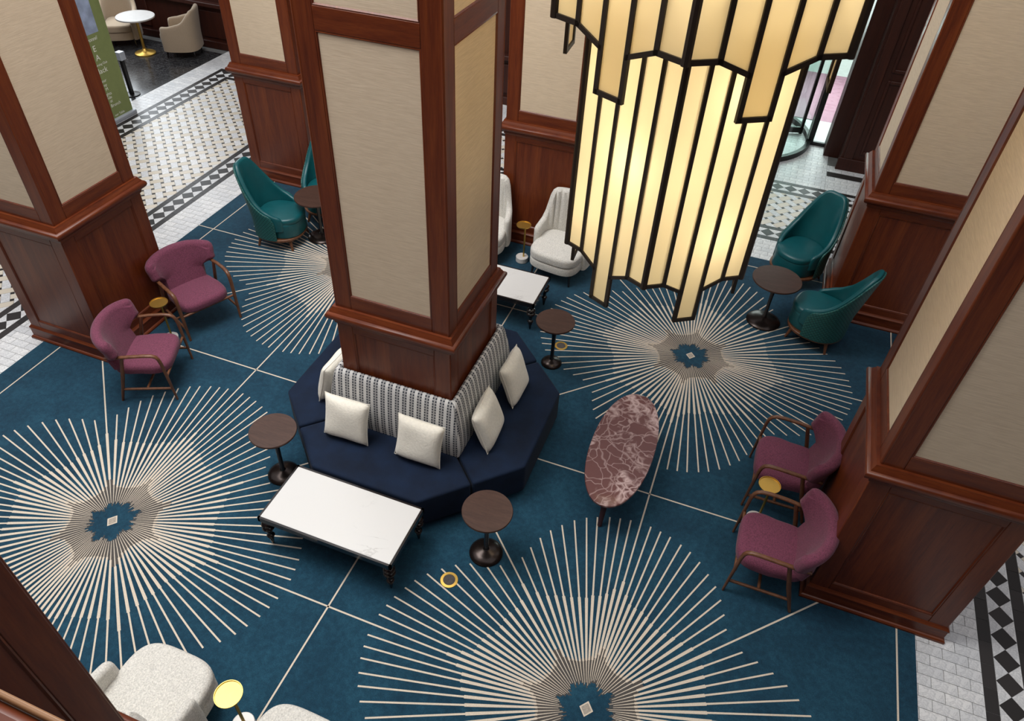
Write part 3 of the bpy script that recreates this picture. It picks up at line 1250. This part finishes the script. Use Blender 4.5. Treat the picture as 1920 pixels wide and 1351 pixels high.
def shell(plan, ztop, zbot, thick, lean=0.0, n=56, flute=None, side_pts=6, zlean=.4, endt=.12):
    """upholstered wall swept along a plan curve. plan(s) -> point, outward normal, s in -1..1"""
    rings = []
    uvs = []
    acc = 0
    prev = None
    for i in range(n + 1):
        s = -1 + 2 * i / n
        (px, py), (nx, ny) = plan(s)
        zt, zb = ztop(s), zbot(s) if callable(zbot) else zbot
        t = thick(s) if callable(thick) else thick
        e = max(0, (abs(s) - (1 - endt)) / endt)
        t *= math.sqrt(max(.02, 1 - e * e))
        zt -= (1 - math.sqrt(max(0, 1 - e * e))) * .06
        if prev:
            acc += math.hypot(px - prev[0], py - prev[1])
        prev = (px, py)
        pts = []
        r = t / 2
        for k in range(side_pts + 1):
            pts.append((-r, lerp(zb, zt - r, k / side_pts), 1))
        for k in range(1, 6):
            a = PI - PI * k / 6
            pts.append((r * math.cos(a), zt - r + r * math.sin(a), 0))
        for k in range(side_pts + 1):
            pts.append((r, lerp(zt - r, zb, k / side_pts), 0))
        ring = []
        for o, z, inner in pts:
            if flute and inner:
                o -= flute(s, z)
            sh = -lean * max(0, z - zlean)
            ring.append((px + nx * o + sh, py + ny * o, z))
            uvs.append((acc, z))
        rings.append(ring)
    mb = MB()
    mb.sweep(rings)
    mb.uv = uvs
    return mb


def plan_arc(ax, ay, amax, e=1.0, cx=0.0):
    """superellipse arc centred on the back (-x)"""
    def f(s):
        a = PI + s * math.radians(amax)
        c, d = math.cos(a), math.sin(a)
        p = (cx + ax * spow(c, e), ay * spow(d, e))
        nx, ny = c / ax, d / ay
        l = math.hypot(nx, ny)
        return p, (nx / l, ny / l)
    return f


def rounded_pad(outline, z0, z1, r, dome=.0, n=7):
    """cushion pad from a plan outline, rounded edges"""
    cx = sum(p[0] for p in outline) / len(outline)
    cy = sum(p[1] for p in outline) / len(outline)

    def ins(d, z):
        out = []
        for x, y in outline:
            l = math.hypot(x - cx, y - cy)
            k = max(0, 1 - d / l)
            out.append((cx + (x - cx) * k, cy + (y - cy) * k, z))
        return out
    rings = []
    for k in range(n + 1):
        a = PI / 2 * k / n
        rings.append(ins(r * (1 - math.sin(a)), z0 + r * .5 * (1 - math.cos(a))))
    for k in range(n + 1):
        a = PI / 2 * k / n
        rings.append(ins(r * (1 - math.cos(a)), z1 - r + r * math.sin(a)))
    L = max(math.hypot(x - cx, y - cy) for x, y in outline)
    for d in (.2, .4, .6, .8, .97):
        rings.append([(cx + (x - cx) * (1 - d) * (1 - r / L), cy + (y - cy) * (1 - d) * (1 - r / L), z1 + dome * (1 - (1 - d) ** 2)) for x, y in outline])
    return MB().sweep(rings)


def super_outline(ax, ay, e, n=56, cx=0.0):
    return [(cx + ax * spow(math.cos(2 * PI * k / n), e), ay * spow(math.sin(2 * PI * k / n), e)) for k in range(n)]


def splay_legs(t, pts, zt, mat, r0, r1, spread=.04):
    for x, y in pts:
        l = math.hypot(x, y)
        MB().tube([(x, y, zt), (x + x / l * spread, y + y / l * spread, 0)], [r0, r1], 12).build('leg', mat, t, smooth=50)


# ---- teal high-back chairs
def teal_chair(label):
    t = thing('high_back_chair', label, 'chair', (0, 0, 0), 0, 'teal leather high-back chairs')
    zt = lambda s: interp([0, .12, .2, .3, .42, .55, .7, .85, 1], [1.1, 1.1, 1.08, 1.0, .85, .69, .575, .51, .475], abs(s))
    inner = shell(plan_arc(.275, .285, 128, .88, -.005), lambda s: zt(s), .3, .055, .2, endt=.08)
    inner.build('backrest', 'teal', t, smooth=60)
    outer = shell(plan_arc(.312, .322, 104, .88, -.005), lambda s: zt(s * .83) - .018, .17, .024, .2, endt=.06)
    outer.build('outer_shell', 'quilt', t, smooth=60)
    rounded_pad(super_outline(.295, .275, .82, cx=.03), .175, .40, .04).build('seat_base', 'teal', t, smooth=60)
    rounded_pad(super_outline(.3, .265, .82, cx=.035), .37, .455, .04, .022).build('seat', 'teal', t, smooth=60)
    rounded_pad(super_outline(.325, .325, .88), .145, .18, .012).build('base_ring', 'walnut', t, smooth=60)
    splay_legs(t, [(sx * .2, sy * .2) for sx in (-1, 1) for sy in (-1, 1)], .16, 'walnut', .026, .014, .06)
    return t


tc = teal_chair('teal leather high-back chair nearest the aisle by the banner, beside the larger pedestal table')
tc.location = (-3.39, 2.33, 0)
tc.rotation_euler = (0, 0, math.radians(8))
dup(tc, (-3.17, 3.14, 0), math.radians(-72), 'teal leather high-back chair with its back against the column by the beige lounge')
dup(tc, (3.17, 4.3, 0), math.radians(-122), 'teal leather high-back chair with its seat towards the pedestal table, back to the door aisle')
dup(tc, (3.50, 3.1, 0), math.radians(162), 'teal leather high-back chair seen from its quilted side, against the column by the entrance')


# ---- plum armchairs
def plum_chair(label):
    t = thing('armchair', label, 'chair', (0, 0, 0), 0, 'plum wool armchairs with walnut arms')
    t_root = t
    # seat
    out = []
    n = 56
    for k in range(n):
        a = 2 * PI * k / n
        x, y = .29 * spow(math.cos(a), .5), .285 * spow(math.sin(a), .5)
        out.append((x + .0, y * (1 - .05 * (x < 0))))
    seat = rounded_pad(out, .315, .425, .05, .008)
    seat.v = [(x, y, z + .1 * (x - .1) * .35) for x, y, z in seat.v]
    seat.build('seat', 'purple', t, smooth=70)

    # back with forward-curling wings
    def cur(xs, ys, x):
        for i in range(len(xs) - 1):
            if x <= xs[i + 1]:
                return lerp(ys[i], ys[i + 1], sstep(0, 1, (x - xs[i]) / (xs[i + 1] - xs[i])))
        return ys[-1]

    def grid(off):
        rows = []
        nv, nu = 26, 44
        TH = math.radians(82)
        for j in range(nv + 1):
            v = j / nv
            row = []
            hw = cur([0, .3, .62, .86, 1], [.245, .25, .345, .36, .33], v)
            dep = cur([0, .3, .62, 1], [.02, .035, .2, .21], v)
            z = .385 + .45 * v
            xb = -.225 - .15 * v
            for i in range(nu + 1):
                u = -1 + 2 * i / nu
                th = u * TH
                x = xb + dep * (1 - math.cos(th)) / (1 - math.cos(TH))
                y = hw * math.sin(th) / math.sin(TH)
                zz = z - .06 * v * max(0, abs(u) - .35) ** 1.5
                row.append((x, y, zz))
            rows.append(row)
        return rows
    rows = grid(0)
    nr, nc = len(rows), len(rows[0])
    pad = MB()
    sides = []
    for sg in (1, -1):
        pts = []
        for j in range(nr):
            for i in range(nc):
                p = Vector(rows[j][i])
                du = Vector(rows[j][min(i + 1, nc - 1)]) - Vector(rows[j][max(i - 1, 0)])
                dv = Vector(rows[min(j + 1, nr - 1)][i]) - Vector(rows[max(j - 1, 0)][i])
                nrm = du.cross(dv).normalized()
                u, v = abs(-1 + 2 * i / (nc - 1)), j / (nr - 1)
                eu, ev = max(0, (u - .84) / .16), max(0, (v - .86) / .14)
                tt = .054 * math.sqrt(max(0, 1 - eu * eu)) * math.sqrt(max(0, 1 - ev * ev))
                pts.append(p + nrm * tt * sg)
        fc = [(j * nc + i, j * nc + i + 1, (j + 1) * nc + i + 1, (j + 1) * nc + i) for j in range(nr - 1) for i in range(nc - 1)]
        pad.add(pts, fc if sg > 0 else [f[::-1] for f in fc])
    me = pad.mesh('backrest', 180)
    bm = bmesh.new()
    bm.from_mesh(me)
    bmesh.ops.remove_doubles(bm, verts=bm.verts, dist=.0005)
    bmesh.ops.recalc_face_normals(bm, faces=bm.faces)
    bm.to_mesh(me)
    bm.free()
    link('backrest', me, 'purple', t_root)
    # walnut side frames
    for s in (-1, 1):
        y = s * .322
        arm = [(-.27, y * .96, .58), (-.18, y, .592), (-.02, y * 1.02, .61), (.12, y * 1.02, .617), (.19, y * 1.01, .612), (.226, y, .594), (.244, y, .56), (.255, y, .5), (.267, y * .99, .3), (.285, y * .98, 0)]
        MB().tube(arm, [.017, .02, .021, .021, .021, .021, .021, .021, .019, .014], 10, .75).build('arm', 'walnut', t, smooth=50)
        MB().tube([(-.1, y * 1.0, .6), (-.17, y * .99, .32), (-.265, y * .97, 0)], [.018, .02, .014], 10).build('back_leg', 'walnut', t, smooth=50)
        MB().tube([(-.215, y * .98, .16), (.275, y * .985, .16)], .014, 8).build('rung', 'walnut', t, smooth=50)
    MB().tube([(.03, -.315, .165), (.03, .315, .165)], .014, 8).build('stretcher', 'walnut', t, smooth=50)
    MB().tube([(.26, -.315, .32), (.26, .315, .32)], .014, 8).build('front_rail', 'walnut', t, smooth=50)
    return t


pc = plum_chair('plum armchair against the banner side column, with its back towards the teal chairs side')
pc['label'] = 'plum armchair by the banner aisle column, the one nearer the teal chairs'
pc.location = (-3.29, .52, 0)
pc.rotation_euler = (0, 0, math.radians(-24))
dup(pc, (-3.07, -.53, 0), math.radians(25), 'plum armchair by the banner aisle column, the one nearer the left sunburst square')
dup(pc, (3.32, .53, 0), math.radians(180), 'plum armchair facing the oval marble table, its wing over the sunburst rays')
dup(pc, (3.29, -.44, 0), math.radians(180), 'plum armchair facing the oval marble table, the one nearer the pale diagonal carpet line')


# ---- ivory fluted chairs
def ivory_chair(label):
    t = thing('fluted_chair', label, 'chair', (0, 0, 0), 0, 'ivory boucle chairs')

    def zt(s):
        return interp([0, .36, .45, .51, .56, .62, .7, .82, 1], [1.0, .995, .97, .91, .81, .7, .625, .585, .565], abs(s))
    sp = lambda s: .062 + .02 * sstep(.5, .75, abs(s))

    def fl(s, z):
        if abs(s) > .58:
            return 0
        return ((.03 * abs(math.cos(PI * s / .165)) ** .6 + .002)) * sstep(.42, .55, z)
    shell(plan_arc(.27, .345, 112, .72, -.005), zt, .17, sp, .05, n=150, flute=fl, endt=.1).build('backrest', 'boucle', t, smooth=60)
    out = [(x, y) for x, y in super_outline(.33, .335, .55, cx=.08)]
    rounded_pad(out, .17, .30, .04).build('seat_base', 'boucle', t, smooth=60)
    rounded_pad(super_outline(.33, .335, .55, cx=.085), .29, .425, .05, .015).build('seat_cushion', 'boucle', t, smooth=60)
    splay_legs(t, [(.3, .25), (.3, -.25), (-.2, .22), (-.2, -.22)], .19, 'black_lacquer', .022, .012, .03)
    return t


ic = ivory_chair('ivory fluted chair half behind the chandelier, right of its brass drink table')
ic['label'] = 'ivory fluted chair before the column, on the revolving door side of its brass drink table'
ic.location = (.28, 3.2, 0)
ic.rotation_euler = (0, 0, math.radians(-98))
dup(ic, (-.84, 3.19, 0), math.radians(-78), 'ivory fluted chair before the column, on the green banner side of its brass drink table')
dup(ic, (-.60, -3.42, 0), math.radians(90), 'ivory boucle chair close to the wooden pier, its seat edge over the sunburst rays')
dup(ic, (.49, -3.45, 0), math.radians(89), 'ivory boucle chair on the open side of the brass drink table away from the pier')


# ---- beige lounge chairs
def beige_chair(label):
    t = thing('tub_chair', label, 'chair', (0, 0, 0), 0, 'beige tub chairs in the side lounge')
    zt = lambda s: interp([0, .25, .4, .55, .7, 1], [.9, .89, .82, .7, .62, .6], abs(s))
    shell(plan_arc(.33, .33, 140, .62, .0), zt, .15, .085, .1, endt=.06).build('backrest', 'beige', t, smooth=60)
    rounded_pad(super_outline(.33, .28, .5, cx=.0), .15, .32, .03).build('seat_base', 'beige', t, smooth=60)
    rounded_pad(super_outline(.33, .27, .5, cx=.03), .31, .45, .045, .015).build('seat_cushion', 'beige', t, smooth=60)
    splay_legs(t, [(sx * .25, sy * .24) for sx in (-1, 1) for sy in (-1, 1)], .16, 'black_lacquer', .024, .014, .02)
    return t


be = beige_chair('beige tub chair in the side lounge, seen from its rounded back near the wall')
be.location = (-9.0, 7.28, 0)
be.rotation_euler = (0, 0, math.radians(205))
dup(be, (-10.42, 7.2, 0), math.radians(-55), 'beige tub chair in the side lounge facing out beside the green banner')

lt = thing('lounge_table', 'round pale topped table with brass pedestal between the beige chairs', 'table', (-9.69, 6.94, FT))
MB().lathe([(.34, .69), (.36, .695), (.36, .715), (.355, .72)], 48).build('table_top', 'lounge_top', lt, smooth=35)
MB().lathe([(.03, .08), (.028, .12), (.028, .69)], 20).build('stem', 'brass', lt, smooth=40)
MB().lathe([(.2, 0), (.2, .02), (.19, .028), (.09, .036), (.06, .06), (.035, .1)], 36).build('base', 'brass', lt, smooth=40)
be.location.z = FT

# ---- banner stand
bn = thing('banner_stand', 'tall green roll-up banner with white lettering beside the aisle tiles', 'banner', (-7.945, 4.22, FT))
MB().box(-.06, .06, -.44, .44, .0, .075).build('cassette', 'steel', bn, bevel=.015)
sheet = MB().box(-.004, .004, -.41, .41, .075, 2.05).build('sheet', 'kit_green', bn)
MB().box(-.012, .012, -.415, .415, 2.04, 2.065).build('top_bar', 'steel', bn)
MB().box(-.03, -.012, -.012, .012, .05, 2.04).build('support_pole', 'steel', bn)
MB().box(.003, .0052, -.35, .22, 1.42, 1.95).build('picture', 'banner_blue', sheet)


def text_mesh(body, size, loc, parent, name='lettering', mat='banner_white', align='LEFT', shear=0.0):
    cu = bpy.data.curves.new(name, 'FONT')
    cu.body = body
    cu.size = size
    cu.align_x = align
    cu.shear = shear
    cu.extrude = .0004
    cu.resolution_u = 2
    tmp = bpy.data.objects.new('tmp', cu)
    COL.objects.link(tmp)
    bpy.context.view_layer.update()
    me = bpy.data.meshes.new_from_object(tmp.evaluated_get(bpy.context.evaluated_depsgraph_get()))
    bpy.data.objects.remove(tmp)
    me.name = name
    me.materials.clear()
    o = link(name, me, mat, parent)
    o.location = loc
    o.rotation_euler = (PI / 2, 0, PI / 2)
    return o


X = .006
for body, sz, yr, z, sh in (('yonnii', .085, .28, 1.32, .3), ('E', .13, .2, 1.16, 0), ('A', .13, .22, 1.02, 0), ('Nursing Club', .05, .33, .94, 0), ('Black', .12, .29, .82, 0), ('our', .07, .2, .68, 0), ('ny', .07, .18, .61, 0), ('M', .07, .18, .54, 0),
                        ('ghts', .07, .22, .46, 0), ('nde', .07, .2, .4, 0), ('at', .07, .19, .34, 0), ('Brunch', .075, .34, .26, 0), ('our Table', .055, .36, .1, 0)):
    text_mesh(body, sz, (X, yr - .13, z), sheet, align='RIGHT', shear=sh)

# ---- slim black stand behind the banner
bs = thing('sanitizer_stand', 'slim black stand with a grey box top just behind the green banner', 'stand', (-8.52, 5.24, FT))
MB().lathe([(.14, 0), (.14, .012), (.13, .016)], 28).build('foot', 'black_metal', bs, smooth=40)
MB().box(-.03, .03, -.03, .03, .01, .66).build('post', 'black_metal', bs, bevel=.004)
MB().box(-.06, .06, -.06, .06, .62, .76).build('dispenser', 'steel', bs, bevel=.01)

# ================================================================ chandelier
CH = (1.789, .09)
CA = 3.335


def tier(root, s, z0, ztop, barw, first):
    """one hexagonal tier; bottom edge profile repeats on the six faces"""
    ts = [0, .2, .4, .6, .8, 1]
    zs = [(0, .0), (.0, -.08), (-.318, -.318), (-.08, .0), (.0, 0)]
    h = s * math.cos(PI / 6)
    protos = []
    for k in range(5):
        x0, x1 = (ts[k] - .5) * s, (ts[k + 1] - .5) * s
        b0, b1 = z0 + zs[k][0], z0 + zs[k][1]
        mb = MB()
        y = -h
        mb.add([(x0, y, b0), (x1, y, b1), (x1, y, ztop), (x0, y, ztop)], [(0, 1, 2, 3)])
        protos.append(('shade_panel', 'shade', mb.mesh('shade_panel')))
        fr = MB()
        d = .012
        w = barw / 2
        # bottom bar of the pane
        fr.add([(x0 - w * .3, y - d, b0 - w), (x1 + w * .3, y - d, b1 - w), (x1 + w * .3, y - d, b1 + w), (x0 - w * .3, y - d, b0 + w),
                (x0 - w * .3, y + d, b0 - w), (x1 + w * .3, y + d, b1 - w), (x1 + w * .3, y + d, b1 + w), (x0 - w * .3, y + d, b0 + w)],
               [(0, 1, 2, 3), (7, 6, 5, 4), (0, 4, 5, 1), (1, 5, 6, 2), (2, 6, 7, 3), (3, 7, 4, 0)])
        protos.append(('bottom_bar', 'lamp_bar', fr.mesh('bottom_bar')))
    lows = [-.08, -.318, -.318, -.08]
    lows = [-.0, -.318, -.318, -.0]
    for k, lo in zip((1, 2, 3, 4), lows):
        x = (ts[k] - .5) * s
        protos.append(('mullion', 'lamp_bar', MB().box(x - barw / 2, x + barw / 2, -h - .012, -h + .012, z0 + lo - barw / 2, ztop).mesh('mullion')))
    protos.append(('corner_bar', 'lamp_bar', MB().lathe([(barw * .85, z0 - barw * .5), (barw * .85, ztop)], 8, c=(-s / 2, -h, 0)).mesh('corner_bar')))
    protos.append(('top_bar', 'lamp_bar', MB().box(-s / 2, s / 2, -h - .015, -h + .015, ztop - .03, ztop).mesh('top_bar')))
    for f in range(6):
        pane = None
        for nm, mt, me in protos:
            if nm == 'bottom_bar':
                link(nm, me, mt, pane)
                continue
            o = link(nm, me, mt, root)
            o.rotation_euler = (0, 0, math.radians(CA + 30 + 60 * f))
            if nm == 'shade_panel':
                pane = o


ch = thing('chandelier', 'two-tier hexagonal lantern chandelier of glowing cream panels in dark frames', 'chandelier', (*CH, 2.42))
tier(ch, .695, 2.738 - 2.42, 4.62 - 2.42, .026, True)
tier(ch, .916, 4.264 - 2.42, 6.0 - 2.42, .03, False)
MB().lathe([(.03, 5.9 - 2.42), (.03, 7.6 - 2.42)], 12).build('suspension_rod', 'lamp_bar', ch, smooth=40)
for a in range(3):
    MB().box(-.9, .9, -.012, .012, 5.93 - 2.42, 5.96 - 2.42).build('spider_arm', 'lamp_bar', ch).rotation_euler = (0, 0, math.radians(CA + 30 + 60 * a))


def bulb(x, y, z, e, r):
    d = bpy.data.lights.new('chandelier_bulb', 'POINT')
    d.energy = e
    d.color = (1.0, .89, .68)
    d.shadow_soft_size = r
    o = bpy.data.objects.new('chandelier_bulb', d)
    COL.objects.link(o)
    o.location = (x, y, z)


for k in range(3):
    a = math.radians(CA - 90 + 60 + 120 * k)
    for z, e in ((3.05, 1.75), (3.5, 1.85), (4.0, 1.7)):
        bulb(CH[0] + .36 * math.cos(a + 2 * z), CH[1] + .36 * math.sin(a + 2 * z), z, e, .05)
for k in range(6):
    a = math.radians(CA - 90 + 60 * k)
    bulb(CH[0] + .72 * math.cos(a + .5), CH[1] + .72 * math.sin(a + .5), 5.0, 6.4, .08)
# furniture on the carpet stands on the yarn, not in it
for o in list(scn.objects):
    if o.parent is None and o.type == 'EMPTY' and 'category' in o and abs(o.location.z) < 1e-6 and o['category'] not in ('column', 'carpet', 'floor socket'):
        o.location.z = .002
